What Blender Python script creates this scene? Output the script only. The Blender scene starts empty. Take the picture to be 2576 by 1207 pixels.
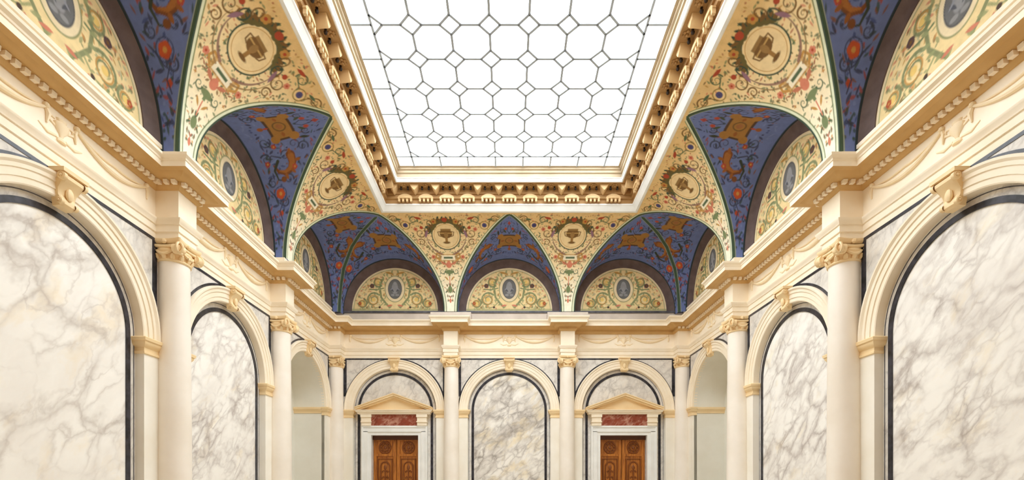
import bpy, math, random
import numpy as np
from mathutils import Vector, Matrix
PI = math.pi
sc = bpy.context.scene
COL = sc.collection

# ------------------------------------------------------------------ camera, world, exposure
F_PX, VPX, VPY, W_PX, H_PX = 1205.0, 1281.0, 1200.0, 2576.0, 1207.0
CAM_H = 1.6
cd = bpy.data.cameras.new('camera'); cam = bpy.data.objects.new('camera', cd); COL.objects.link(cam)
cam.location = (0, 0, CAM_H); cam.rotation_euler = (PI/2, 0, 0)
cd.sensor_fit = 'HORIZONTAL'; cd.sensor_width = 36.0; cd.lens = 36.0*F_PX/W_PX
cd.shift_x = (W_PX/2-VPX)/W_PX; cd.shift_y = (VPY-H_PX/2)/W_PX
cd.clip_start = 0.05; cd.clip_end = 200
sc.camera = cam
wd = bpy.data.worlds.new('World'); sc.world = wd; wd.use_nodes = True
wd.node_tree.nodes['Background'].inputs[0].default_value = (0.80, 0.88, 1.0, 1)
wd.node_tree.nodes['Background'].inputs[1].default_value = 1.0
SKYLIGHT_STRENGTH = 7.5          # daylight through the frosted laylight
sc.view_settings.view_transform = 'Standard'; sc.view_settings.look = 'None'
sc.view_settings.exposure = 0.0; sc.view_settings.gamma = 1.0
sc.view_settings.use_curve_mapping = False
sc.cycles.max_bounces = 14; sc.cycles.diffuse_bounces = 10
sc.cycles.sample_clamp_indirect = 10.0

# ------------------------------------------------------------------ main dimensions (metres)
XW, YW = 4.62, 12.557            # wall / frieze planes
BAY = 3.0
XC, YC = 4.5, 12.437             # column axes
CR = 0.18                        # column radius, also half width of the entablature breaks
Z_IMP0, Z_SPR = 3.183, 3.36      # impost, springing of wall arches
R_IN, R_OUT = 1.085, 1.313       # archivolt radii
Z_ARC, Z_FRZ, Z_CORN, Z_CTOP = 4.714, 4.985, 5.35, 5.63
Z_LUN = 5.96                     # springing of the lunettes
Z_FOOT, Z_TIP = 5.84, 7.57
Y_FRONT = -0.45  # room kept short behind the viewer so faces turned there stay dim
COLS_Y = [YC-BAY*k for k in range(0, 6)]          # 12.437, 9.437, 6.437, 3.437 ...

SX, SY1, SY0 = 2.87, YW-XW+2.87, 2.25     # skylight frame: half width, far y, near y, cut short to dim viewer-facing faces

# ------------------------------------------------------------------ colour + materials
def lin(c):
    return tuple(((v/255.0)/12.92 if v/255.0 <= 0.04045 else ((v/255.0+0.055)/1.055)**2.4) for v in c)
def lin4(c): return lin(c)+(1.0,)

def new_mat(name):
    m = bpy.data.materials.new(name); m.use_nodes = True
    nt = m.node_tree
    return m, nt, nt.nodes['Principled BSDF']
def N(nt, kind, **kw):
    n = nt.nodes.new(kind)
    for k, v in kw.items(): setattr(n, k, v)
    return n
def ramp(nt, fac, stops):
    r = N(nt, 'ShaderNodeValToRGB'); el = r.color_ramp.elements
    while len(el) < len(stops): el.new(0.5)
    for e, (p, c) in zip(el, stops): e.position = p; e.color = c
    nt.links.new(fac, r.inputs[0]); return r.outputs[0]
def mixc(nt, fac, a, b, mode='MIX'):
    m = N(nt, 'ShaderNodeMix', data_type='RGBA', blend_type=mode)
    for sock, v in ((m.inputs[0], fac), (m.inputs[6], a), (m.inputs[7], b)):
        if hasattr(v, 'is_linked'): nt.links.new(v, sock)
        else: sock.default_value = v
    return m.outputs[2]
def noise(nt, vec, scale, detail=4, rough=0.55, dist=0.0):
    n = N(nt, 'ShaderNodeTexNoise'); n.inputs['Scale'].default_value = scale
    n.inputs['Detail'].default_value = detail; n.inputs['Roughness'].default_value = rough
    n.inputs['Distortion'].default_value = dist
    nt.links.new(vec, n.inputs['Vector']); return n.outputs['Fac']
def objvec(nt, seed=True, scale=(1, 1, 1), rot=(0, 0, 0)):
    tc = N(nt, 'ShaderNodeTexCoord'); out = tc.outputs['Object']
    if seed:
        oi = N(nt, 'ShaderNodeObjectInfo'); mu = N(nt, 'ShaderNodeMath', operation='MULTIPLY')
        mu.inputs[1].default_value = 37.0; nt.links.new(oi.outputs['Random'], mu.inputs[0])
        ad = N(nt, 'ShaderNodeVectorMath', operation='ADD')
        nt.links.new(out, ad.inputs[0]); nt.links.new(mu.outputs[0], ad.inputs[1]); out = ad.outputs[0]
    mp = N(nt, 'ShaderNodeMapping'); mp.inputs['Scale'].default_value = scale
    mp.inputs['Rotation'].default_value = rot
    nt.links.new(out, mp.inputs['Vector']); return mp.outputs[0]

def stone(name, c1, c2, scale=3.0, rough=0.6, bump=0.0):
    m, nt, b = new_mat(name); v = objvec(nt)
    f = noise(nt, v, scale, 5)
    nt.links.new(ramp(nt, f, [(0.35, lin4(c1)), (0.65, lin4(c2))]), b.inputs['Base Color'])
    b.inputs['Roughness'].default_value = rough
    if bump:
        bp = N(nt, 'ShaderNodeBump'); bp.inputs['Strength'].default_value = bump; bp.inputs['Distance'].default_value = 0.01
        nt.links.new(noise(nt, v, 40, 3), bp.inputs['Height']); nt.links.new(bp.outputs[0], b.inputs['Normal'])
    return m

def marble(name, base, grey, vein, ochre, vscale=1.0, vein_amt=0.8, grey_amt=0.5, ochre_amt=0.4, rot=0.6, stretch=0.55, sharp=0.05, cell=2.6):
    """brecciated marble: pale rounded clouds parted by soft grey veins that thin out and gather, ochre stains"""
    m, nt, b = new_mat(name)
    v = objvec(nt, True, (1, 1, 1))
    def warp(vec, scale, amt):
        wn = N(nt, 'ShaderNodeTexNoise'); wn.inputs['Scale'].default_value = scale; wn.inputs['Detail'].default_value = 5
        wn.inputs['Roughness'].default_value = 0.6; nt.links.new(vec, wn.inputs['Vector'])
        q = N(nt, 'ShaderNodeVectorMath', operation='SCALE'); q.inputs[3].default_value = amt
        nt.links.new(wn.outputs['Color'], q.inputs[0])
        ad = N(nt, 'ShaderNodeVectorMath', operation='ADD'); nt.links.new(vec, ad.inputs[0]); nt.links.new(q.outputs[0], ad.inputs[1])
        return ad.outputs[0]
    mp = N(nt, 'ShaderNodeMapping', vector_type='TEXTURE'); mp.inputs['Rotation'].default_value = (0, rot, 0); mp.inputs['Scale'].default_value = (1, 1, 1/stretch)
    nt.links.new(v, mp.inputs['Vector'])
    wv = warp(mp.outputs[0], 1.5*vscale, 0.55/vscale)
    def mul(x, k):
        q = N(nt, 'ShaderNodeMath', operation='MULTIPLY'); nt.links.new(x, q.inputs[0])
        if hasattr(k, 'is_linked'): nt.links.new(k, q.inputs[1])
        else: q.inputs[1].default_value = k
        return q.outputs[0]
    def cells(scale, width, vec):
        vo = N(nt, 'ShaderNodeTexVoronoi', feature='DISTANCE_TO_EDGE'); vo.inputs['Scale'].default_value = scale
        nt.links.new(vec, vo.inputs['Vector'])
        return ramp(nt, vo.outputs['Distance'], [(0.0, (1, 1, 1, 1)), (width*0.35, (0.42, 0.42, 0.42, 1)), (width, (0, 0, 0, 1))])
    def ridged(scale, width, det=5):
        f = noise(nt, wv, scale, det, 0.5)
        q = N(nt, 'ShaderNodeMath', operation='SUBTRACT'); q.inputs[1].default_value = 0.5; nt.links.new(f, q.inputs[0])
        a = N(nt, 'ShaderNodeMath', operation='ABSOLUTE'); nt.links.new(q.outputs[0], a.inputs[0])
        return ramp(nt, a.outputs[0], [(0.0, (1, 1, 1, 1)), (width, (0, 0, 0, 1))])
    cloud = noise(nt, wv, 1.3*vscale, 5, 0.62)
    gmask = ramp(nt, cloud, [(0.46, (0, 0, 0, 1)), (0.70, (1, 1, 1, 1))])
    och = ramp(nt, noise(nt, wv, 1.9*vscale, 4, 0.6), [(0.54, (0, 0, 0, 1)), (0.72, (1, 1, 1, 1))])
    c = mixc(nt, mul(gmask, grey_amt), lin4(base), lin4(grey))
    c = mixc(nt, mul(och, ochre_amt), c, lin4(ochre))
    d1 = ramp(nt, noise(nt, v, 1.1*vscale, 4), [(0.40, (0.05, 0.05, 0.05, 1)), (0.62, (1, 1, 1, 1))])
    d2 = ramp(nt, noise(nt, wv, 1.7*vscale, 4), [(0.42, (0.0, 0.0, 0.0, 1)), (0.64, (1, 1, 1, 1))])
    c = mixc(nt, mul(mul(cells(cell, sharp*3.2, wv), d1), vein_amt), c, lin4(vein))
    c = mixc(nt, mul(mul(cells(cell*2.3, sharp*4.0, wv), d2), vein_amt*0.75), c, lin4(vein))
    c = mixc(nt, mul(mul(ridged(1.2*vscale, sharp*0.5, 6), d1), vein_amt*0.6), c, lin4(vein))
    nt.links.new(c, b.inputs['Base Color']); b.inputs['Roughness'].default_value = 0.42
    b.inputs['Specular IOR Level'].default_value = 0.3
    return m

def painted(name):
    m, nt, b = new_mat(name)
    at = N(nt, 'ShaderNodeAttribute'); at.attribute_name = 'Paint'
    v = objvec(nt)
    d = ramp(nt, noise(nt, v, 9, 4), [(0.3, (0.88, 0.87, 0.85, 1)), (0.6, (1, 1, 1, 1))])
    nt.links.new(mixc(nt, 1.0, at.outputs['Color'], d, 'MULTIPLY'), b.inputs['Base Color'])
    b.inputs['Roughness'].default_value = 0.85
    return m

def plain(name, c, rough=0.7, metal=0.0):
    m, nt, b = new_mat(name); v = objvec(nt)
    f = noise(nt, v, 6, 3)
    k = tuple(min(1.0, x*0.9) for x in lin(c))+(1,)
    nt.links.new(ramp(nt, f, [(0.3, k), (0.7, lin4(c))]), b.inputs['Base Color'])
    b.inputs['Roughness'].default_value = rough; b.inputs['Metallic'].default_value = metal
    return m

def wood(name):
    m, nt, b = new_mat(name); v = objvec(nt, True, (14, 14, 1.2))
    f = noise(nt, v, 2.0, 6, 0.6, 0.6)
    nt.links.new(ramp(nt, f, [(0.3, lin4((124, 66, 16))), (0.5, lin4((178, 106, 36))), (0.72, lin4((206, 134, 54)))]), b.inputs['Base Color'])
    b.inputs['Roughness'].default_value = 0.42
    return m

def pane_mat():
    m, nt, b = new_mat('frosted_laylight_glass')
    v = objvec(nt)
    f = ramp(nt, noise(nt, v, 3.0, 3), [(0.3, (0.86, 0.94, 1.0, 1)), (0.7, (0.885, 0.955, 1.0, 1))])
    b.inputs['Base Color'].default_value = (0.9, 0.93, 0.95, 1); b.inputs['Roughness'].default_value = 0.5
    nt.links.new(f, b.inputs['Emission Color']); b.inputs['Emission Strength'].default_value = SKYLIGHT_STRENGTH
    return m

M = {
 'stucco': stone('cream_stucco', (243, 229, 204), (248, 237, 217), 2.5, 0.62),
 'stucco_warm': stone('warm_cream_stucco', (236, 208, 160), (242, 218, 174), 2.5, 0.6),
 'relief': stone('relief_stucco', (238, 218, 180), (244, 226, 194), 3.0, 0.6),
 'wood_carved': plain('carved_brown_oak', (128, 68, 22), 0.45),
 'bed': stone('amber_shade_stucco', (198, 158, 98), (208, 170, 112), 3.0, 0.6),  # darker amber puts the shade under the cornice into the colour
 'frame_tan': stone('tan_plaster', (184, 165, 136), (194, 176, 148), 3.0, 0.6),
 'frame_cream': stone('cream_plaster', (216, 182, 130), (226, 194, 146), 3.0, 0.6),
 'front': stone('tan_wall_plaster', (168, 136, 98), (178, 146, 108), 2.0, 0.8),  # unseen front wall, darkened to weaken its bounce light
 'column': stone('ivory_stone', (240, 231, 218), (248, 241, 231), 1.6, 0.45),
 'white': stone('white_stone', (232, 233, 230), (242, 243, 241), 3.0, 0.5),
 'pilaster': stone('pale_stucco', (240, 234, 220), (246, 242, 232), 2.0, 0.55),
 'niche': stone('grey_plaster', (226, 223, 211), (232, 230, 220), 2.0, 0.7),
 'black': stone('black_marble', (16, 17, 24), (58, 58, 68), 11.0, 0.3),
 'slate': stone('dark_slate', (70, 70, 78), (100, 98, 104), 8.0, 0.5),
 'attic': stone('grey_stone', (206, 194, 182), (220, 208, 196), 3.0, 0.7),
 'brown': stone('brown_painted_band', (90, 73, 70), (106, 88, 84), 5.0, 0.75),
 'red': marble('red_marble', (138, 60, 40), (164, 88, 66), (214, 168, 146), (108, 40, 26), 4.0, 0.7, 0.6, 0.6, 0.9, 0.5, 0.06, 7.0),
 'marble_warm': marble('veined_marble_warm', (249, 247, 242), (222, 215, 208), (160, 146, 134), (242, 220, 178), 1.0, 0.54, 0.42, 0.45, 0.75, 0.55, 0.030, 1.5),
 'marble_net': marble('veined_marble_net', (249, 247, 242), (214, 207, 202), (150, 136, 128), (243, 224, 182), 1.5, 0.62, 0.42, 0.42, 0.8, 0.50, 0.055, 3.2),
 'marble_grey': marble('veined_marble_grey', (246, 243, 236), (188, 180, 171), (126, 115, 106), (234, 212, 158), 1.6, 0.70, 0.80, 0.55, 0.8, 0.5, 0.065, 3.4),
 'marble_pale': marble('pale_grey_marble', (230, 226, 219), (204, 199, 193), (160, 154, 148), (226, 208, 180), 3.0, 0.55, 0.6, 0.2, 0.5, 0.7, 0.06, 5.0),
 'paint': painted('painted_plaster'),
 'wood': wood('carved_oak'),
 'wood_shadow': plain('shadow_oak', (84, 40, 12), 0.5),  # dark tone for the lintel's shadow on the door top
 'pane': pane_mat(),
 'came': plain('lead_came', (186, 198, 214), 0.5, 0.0),
 'coffer': stone('brown_shade_plaster', (170, 130, 80), (186, 148, 96), 5.0, 0.65),  # brown carries the shading of the recesses between modillions
 'dark': plain('hole_dark_brown', (40, 26, 14), 0.6),  # dark of the drilled holes in the skylight cornice
 'floor': stone('pale_stone_floor', (208, 198, 180), (218, 209, 193), 1.2, 0.4),
}

# ------------------------------------------------------------------ mesh helpers
class MB:
    def __init__(s): s.v = []; s.f = []
    def add(s, vs, fs):
        o = len(s.v); s.v += [tuple(p) for p in vs]; s.f += [tuple(i+o for i in f) for f in fs]; return s
    def box(s, x0, x1, y0, y1, z0, z1):
        vs = [(x, y, z) for z in (z0, z1) for y in (y0, y1) for x in (x0, x1)]
        return s.add(vs, [(0, 2, 3, 1), (4, 5, 7, 6), (0, 1, 5, 4), (2, 6, 7, 3), (0, 4, 6, 2), (1, 3, 7, 5)])
    def frus(s, x0, x1, y0, y1, z0, a0, a1, b0, b1, z1):
        vs = [(x, y, z0) for y in (y0, y1) for x in (x0, x1)]+[(x, y, z1) for y in (b0, b1) for x in (a0, a1)]
        return s.add(vs, [(0, 2, 3, 1), (4, 5, 7, 6), (0, 1, 5, 4), (2, 6, 7, 3), (0, 4, 6, 2), (1, 3, 7, 5)])
    def prism(s, poly, y0, y1):                      # polygon in x,z (counter-clockwise seen from -y)
        n = len(poly)
        vs = [(x, y0, z) for x, z in poly]+[(x, y1, z) for x, z in poly]
        fs = [tuple(range(n)), tuple(range(2*n-1, n-1, -1))]
        fs += [(i, i+n, (i+1) % n+n, (i+1) % n) for i in range(n)]
        return s.add(vs, fs)
    def arc(s, prof, zc, a0=0.0, a1=PI, n=48, cx=0.0, legs=None, closed=False):
        # profile [(r, y)] revolved about the y axis through (cx, zc); legs: continue straight down to z
        rows = []
        for i in range(n+1):
            a = a0+(a1-a0)*i/n
            rows.append([(cx+r*math.cos(a), y, zc+r*math.sin(a)) for r, y in prof])
        if legs is not None:
            rows = [[(cx+r, y, legs) for r, y in prof]]+rows+[[(cx-r, y, legs) for r, y in prof]]
        return s.grid(rows, closed)
    def grid(s, rows, closed=False, wrap=False):
        m = len(rows[0]); vs = [p for r in rows for p in r]; fs = []
        nr = len(rows)
        for i in range(nr if wrap else nr-1):
            for j in range(m if closed else m-1):
                i2, j2 = (i+1) % nr, (j+1) % m
                fs.append((i*m+j, i2*m+j, i2*m+j2, i*m+j2))
        return s.add(vs, fs)
    def lathe(s, prof, n=24, cx=0, cy=0):
        rows = [[(cx+r*math.cos(2*PI*k/n), cy+r*math.sin(2*PI*k/n), z) for r, z in prof] for k in range(n)]
        return s.grid(rows, False, True)
    def tube(s, pts, rad, n=8, caps=True):
        rows = []
        pts = [Vector(p) for p in pts]
        for i, p in enumerate(pts):
            t = (pts[min(i+1, len(pts)-1)]-pts[max(i-1, 0)]).normalized()
            ref = Vector((0, 1, 0)) if abs(t.y) < 0.9 else Vector((1, 0, 0))
            e1 = t.cross(ref).normalized(); e2 = t.cross(e1)
            r = rad[i] if hasattr(rad, '__len__') else rad
            rows.append([p+e1*r*math.cos(2*PI*k/n)+e2*r*math.sin(2*PI*k/n) for k in range(n)])
        o = len(s.v); s.grid(rows, True)
        if caps:
            s.f.append(tuple(o+k for k in range(n))); s.f.append(tuple(o+(len(rows)-1)*n+k for k in range(n-1, -1, -1)))
        return s
    def sphere(s, c, r, n=10, m=6, sc=(1, 1, 1)):
        rows = [[(c[0]+r*sc[0]*math.cos(2*PI*k/n)*math.sin(PI*j/m), c[1]+r*sc[1]*math.sin(2*PI*k/n)*math.sin(PI*j/m), c[2]-r*sc[2]*math.cos(PI*j/m)) for k in range(n)] for j in range(m+1)]
        return s.grid(rows, True)
    def mesh(s, name, mat, smooth=True):
        me = bpy.data.meshes.new(name); me.from_pydata(s.v, [], s.f); me.update()
        if mat is not None: me.materials.append(M[mat])
        import bmesh
        bm = bmesh.new(); bm.from_mesh(me); bmesh.ops.recalc_face_normals(bm, faces=bm.faces); bm.to_mesh(me); bm.free()
        if smooth:
            me.polygons.foreach_set('use_smooth', [True]*len(me.polygons)); me.set_sharp_from_angle(angle=math.radians(32))
        return me
    def build(s, name, mat, parent=None, smooth=True):
        return obj(name, s.mesh(name, mat, smooth), parent)

def obj(name, me, parent=None, loc=None):
    o = bpy.data.objects.new(name, me); COL.objects.link(o)
    if parent is not None: o.parent = parent
    if loc is not None: o.location = loc
    return o
def thing(name, label, cat, loc, rz=0.0, group=None):
    o = bpy.data.objects.new(name, None); COL.objects.link(o); o.empty_display_size = 0.1
    o.location = loc; o.rotation_euler = (0, 0, rz)
    if label: o['label'] = label; o['category'] = cat
    if group: o['group'] = group
    return o
def struct(o, label=None, cat=None):
    o['kind'] = 'structure'
    if label: o['label'] = label; o['category'] = cat
    return o
def arch_poly(r, z0, zc, n=40):
    return [(-r, z0), (r, z0)]+[(r*math.cos(PI*i/n), zc+r*math.sin(PI*i/n)) for i in range(n+1)]

def wall_frame(side, t):          # position + rotation of a wall-local frame (x along wall, -y into the room)
    if side == 'back': return (t, YW, 0), 0.0
    if side == 'left': return (-XW, t, 0), PI/2
    return (XW, t, 0), -PI/2

def sweep_rows(path, prof):
    rows = []
    P = [Vector(p) for p in path]
    for i, p in enumerate(P):
        ns = []
        if i > 0: d = (P[i]-P[i-1]).normalized(); ns.append(Vector((d.y, -d.x)))
        if i < len(P)-1: d = (P[i+1]-P[i]).normalized(); ns.append(Vector((d.y, -d.x)))
        if len(ns) == 2:
            k = 1.0+ns[0].dot(ns[1]); off = (ns[0]+ns[1])/k if k > 1e-6 else ns[0]
        else: off = ns[0]
        rows.append([(p.x+off.x*d_, p.y+off.y*d_, z) for d_, z in prof])
    return rows

# ------------------------------------------------------------------ painter for the frescoes (point colours)
class Paint:
    def __init__(s, x, y, base, sym=True):
        s.x = np.abs(x) if sym else x; s.y = y
        s.c = np.tile(np.array(lin(base)), (len(x), 1)); s.aa = 0.007
    def put(s, d, c, a=1.0):                          # d: signed distance, negative inside
        m = np.clip(0.5-d/(2*s.aa), 0, 1)*a
        k = m > 0.001
        s.c[k] = s.c[k]*(1-m[k, None])+np.array(lin(c))*m[k, None]
    def disc(s, cx, cy, r, c, a=1): s.put(np.hypot(s.x-cx, s.y-cy)-r, c, a)
    def ell(s, cx, cy, rx, ry, c, rot=0, a=1):
        ca, sa = math.cos(rot), math.sin(rot); dx, dy = s.x-cx, s.y-cy
        X, Y = dx*ca+dy*sa, -dx*sa+dy*ca
        q = np.hypot(X/rx, Y/ry); s.put((q-1)*min(rx, ry), c, a)
    def ring(s, cx, cy, r, w, c, a=1, ry=None):
        if ry is None: s.put(np.abs(np.hypot(s.x-cx, s.y-cy)-r)-w/2, c, a)
        else:
            q = np.hypot((s.x-cx)/r, (s.y-cy)/ry); s.put(np.abs(q-1)*min(r, ry)-w/2, c, a)
    def rect(s, cx, cy, w, h, c, rot=0, a=1):
        ca, sa = math.cos(rot), math.sin(rot); dx, dy = s.x-cx, s.y-cy
        X, Y = np.abs(dx*ca+dy*sa)-w/2, np.abs(-dx*sa+dy*ca)-h/2
        s.put(np.maximum(X, Y), c, a)
    def stroke(s, pts, w, c, a=1, taper=False):
        best = np.full(len(s.x), 9.0); n = len(pts)-1
        for i in range(n):
            (x0, y0), (x1, y1) = pts[i], pts[i+1]
            dx, dy = x1-x0, y1-y0; L = dx*dx+dy*dy+1e-9
            t = np.clip(((s.x-x0)*dx+(s.y-y0)*dy)/L, 0, 1)
            ww = w*(1-0.8*(i+t)/n) if taper else w
            best = np.minimum(best, np.hypot(s.x-x0-t*dx, s.y-y0-t*dy)-ww/2)
        s.put(best, c, a)
    def leaf(s, cx, cy, L, w, ang, c, a=1):           # pointed leaf from (cx,cy)
        ca, sa = math.cos(ang), math.sin(ang); dx, dy = s.x-cx, s.y-cy
        X, Y = dx*ca+dy*sa, -dx*sa+dy*ca
        t = np.clip(X/L, 0, 1); half = w/2*np.sin(PI*t)**0.8
        s.put(np.maximum(np.abs(Y)-half, np.maximum(-X, X-L)), c, a)
    def spiral(s, cx, cy, r, turns, a0, w, c, d=1, a=1):
        pts = [(cx+r*(1-0.85*i/28)*math.cos(a0+d*2*PI*turns*i/28), cy+r*(1-0.85*i/28)*math.sin(a0+d*2*PI*turns*i/28)) for i in range(29)]
        s.stroke(pts, w, c, a, True)
    def flower(s, cx, cy, r, c, c2, n=5, a0=0):
        for k in range(n):
            an = a0+2*PI*k/n; s.disc(cx+r*0.55*math.cos(an), cy+r*0.55*math.sin(an), r*0.48, c)
        s.disc(cx, cy, r*0.35, c2)

def paint_mesh(name, rows, xs, ys, painter):
    """rows: (n,m,3) array; xs, ys: (n,m) flat painting coordinates."""
    n, m = xs.shape
    me = bpy.data.meshes.new(name)
    idx = np.arange(n*m).reshape(n, m)
    q = np.stack([idx[:-1, :-1], idx[1:, :-1], idx[1:, 1:], idx[:-1, 1:]], -1).reshape(-1, 4)
    me.vertices.add(n*m); me.vertices.foreach_set('co', rows.reshape(-1).astype(np.float32))
    me.loops.add(q.size); me.loops.foreach_set('vertex_index', q.reshape(-1).astype(np.int32))
    me.polygons.add(len(q)); me.polygons.foreach_set('loop_start', np.arange(0, q.size, 4, dtype=np.int32))
    me.update(calc_edges=True); me.validate()
    me.polygons.foreach_set('use_smooth', [True]*len(me.polygons))
    col = painter(xs.reshape(-1), ys.reshape(-1))
    at = me.color_attributes.new('Paint', 'FLOAT_COLOR', 'POINT')
    rgba = np.ones((n*m, 4), np.float32); rgba[:, :3] = np.clip(col, 0, 1)
    at.data.foreach_set('color', rgba.reshape(-1))
    me.materials.append(M['paint'])
    return me

# ================================================================== THE SETTING
# floor, plain backing walls
o = MB().box(-XW-0.9, XW+0.9, Y_FRONT-0.3, YW+0.5, -0.2, 0).build('floor', 'floor', None, False)
struct(o, 'pale polished stone floor of the hall', 'floor')
def backing(name, side, label):
    m = MB()
    if side == 'back': m.box(-XW-0.6, XW+0.6, YW+0.30, YW+0.45, 0, 5.93)
    elif side == 'front': m.box(-XW-0.6, XW+0.6, Y_FRONT-0.27, Y_FRONT-0.12, 0, 7.6)
    else:
        s = -1 if side == 'left' else 1
        yn0, yn1 = YC-1.5-R_IN-0.05, YC-1.5+R_IN+0.05
        for a, b in ((Y_FRONT-0.12, yn0), (yn1, YW+0.3)):
            m.box(min(s*(XW+0.14), s*(XW+0.25)), max(s*(XW+0.14), s*(XW+0.25)), a, b, 0, 5.93)
        m.box(min(s*(XW+0.14), s*(XW+0.25)), max(s*(XW+0.14), s*(XW+0.25)), yn0, yn1, 4.6, 5.93)
        # plain plastered stretch of wall beside and behind the viewer
        m.box(min(s*XW, s*(XW+0.14)), max(s*XW, s*(XW+0.14)), Y_FRONT-0.12, COLS_Y[3]-CR, 0, 5.93)
    o = m.build(name, 'front' if side == 'front' else 'stucco', None, False); struct(o, label, 'wall'); return o
backing('wall_back', 'back', 'cream end wall behind the marble arches and doors')
backing('wall_left', 'left', 'cream long wall on the left behind the arches')
backing('wall_right', 'right', 'cream long wall on the right behind the arches')
backing('wall_front', 'front', 'unseen tan wall behind the viewer, darkened to cut bounce light')

# ---------------- entablature
full_path = []; mark = {}
def side_path(s, ys):
    pts = []
    for yc in ys:
        pts += [(s*XW, yc-CR), (s*(XC-CR), yc-CR), (s*(XC-CR), yc+CR), (s*XW, yc+CR)]
    return pts
lp = [(-XW, Y_FRONT)]+side_path(-1, [COLS_Y[3], COLS_Y[2], COLS_Y[1]])+[(-XW, YC-CR), (-(XC-CR), YC-CR)]
iL = len(lp)-1
bp_ = [(-(XC-CR), YW)]
for xc in (-1.5, 1.5):
    bp_ += [(xc-CR, YW), (xc-CR, YC-CR), (xc+CR, YC-CR), (xc+CR, YW)]
bp_ += [(XC-CR, YW)]
rp = [(-x, y) for x, y in reversed(lp)]
path = lp+bp_+rp
iR = iL+len(bp_)+1
ranges = {'left': (0, iL), 'back': (iL, iR), 'right': (iR, len(path)-1)}
PROF = {
 'architrave': [(-0.12, Z_ARC), (0, Z_ARC), (0, 4.795), (0.016, 4.80), (0.016, 4.885), (0.03, 4.89), (0.034, 4.91), (0.055, 4.935), (0.06, 4.965), (0.03, 4.98), (0.0, Z_FRZ)],
 'frieze': [(0, Z_FRZ), (0, Z_CORN)],
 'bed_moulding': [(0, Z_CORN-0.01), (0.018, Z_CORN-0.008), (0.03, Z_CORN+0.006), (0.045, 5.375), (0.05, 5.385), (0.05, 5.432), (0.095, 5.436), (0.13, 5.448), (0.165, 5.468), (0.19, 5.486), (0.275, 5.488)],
 'corona': [(0.275, 5.488), (0.28, 5.482), (0.28, 5.55), (0.29, 5.555), (0.295, 5.575), (0.325, 5.60), (0.33, 5.628), (0.325, 5.633), (-0.10, 5.64)],
}
TRIM = {}
labels = {'back': 'cream entablature with festoon frieze running along the end wall', 'left': 'cream entablature with dentil cornice along the left wall', 'right': 'cream entablature with dentil cornice along the right wall'}
for k, side in enumerate(('back', 'left', 'right')):
    t = thing('trim_%d' % (k+1), labels[side], 'entablature', (0, YW, 0) if side == 'back' else ((-XW if side == 'left' else XW), 7.0, 0))
    t['kind'] = 'structure'; TRIM[side] = t
bpy.context.view_layer.update()
def part_world(mb_, name, mat, parent, smooth=True):
    o = mb_.build(name, mat, parent, smooth); o.matrix_parent_inverse = parent.matrix_world.inverted(); return o
for pname, prof in PROF.items():
    rows = sweep_rows(path, prof)
    for side, (a, b) in ranges.items():
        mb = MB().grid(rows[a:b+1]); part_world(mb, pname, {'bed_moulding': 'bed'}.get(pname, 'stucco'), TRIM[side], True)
# attic course above the cornice, dark sill line, blocks under the vault feet
ap = [(-XW, Y_FRONT), (-XW, YW), (XW, YW), (XW, Y_FRONT)]
for pname, mat, prof in (('attic_course', 'attic', [(0.06, 5.60), (0.06, 5.875)]), ('sill_line', 'slate', [(0.06, 5.875), (0.09, 5.88), (0.09, 5.93), (-0.30, 5.935)])):
    rows = sweep_rows(ap, prof)
    for side, i in (('left', 0), ('back', 1), ('right', 2)):
        part_world(MB().grid(rows[i:i+2]), pname, mat if side == 'back' else 'stucco', TRIM[side], False)
def wp(side, u, d, t):     # wall-local -> world
    (x, y, z), r = wall_frame(side, t); c, s_ = math.cos(r), math.sin(r)
    return (x+u*c-(-d)*s_, y+u*s_+(-d)*c)
blk = MB().box(-0.21, 0.21, -0.29, 0.02, 5.60, 5.835).mesh('plinth_block', 'stucco', False)
blk_wide = MB().box(-0.52, 0.52, -0.29, 0.02, 5.60, 5.83).mesh('plinth_block', 'attic', False)
for side, ts in (('back', (-1.5, 1.5)), ('left', COLS_Y[1:4]), ('right', COLS_Y[1:4])):
    for t in ts:
        loc, r = wall_frame(side, t); o = obj('plinth_block', blk_wide if side == 'back' else blk, TRIM[side]); o.matrix_parent_inverse = TRIM[side].matrix_world.inverted()
        o.location = loc; o.rotation_euler = (0, 0, r)

# dentils: single blocks on the long walls near the viewer; the tiny far ones joined
dent = MB().frus(-0.027, 0.027, -0.048, 0.0, 0.0, -0.027, 0.027, -0.055, 0.0, 0.044).mesh('dentil', 'stucco', False)
DP = 0.0855
def seg_points(path, a, b, off):
    for i in range(a, b):
        p, q = Vector(path[i]), Vector(path[i+1]); d = (q-p)
        L = d.length; d.normalize(); n = Vector((d.y, -d.x))
        e0 = e1 = 0.0
        if i > 0:
            dp = (p-Vector(path[i-1])).normalized(); e0 = off if (dp.x*d.y-dp.y*d.x) < 0 else -off   # right turn = concave
        if i+2 < len(path):
            dn = (Vector(path[i+2])-q).normalized(); e1 = off if (d.x*dn.y-d.y*dn.x) < 0 else -off
        s0, s1 = e0 if e0 > 0 else e0, L-e1
        cnt = max(1, int((s1-s0)/DP))
        for k in range(cnt):
            s = s0+(s1-s0)*(k+0.5)/cnt
            yield p+d*s+n*0.05, math.atan2(d.y, d.x)
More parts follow.
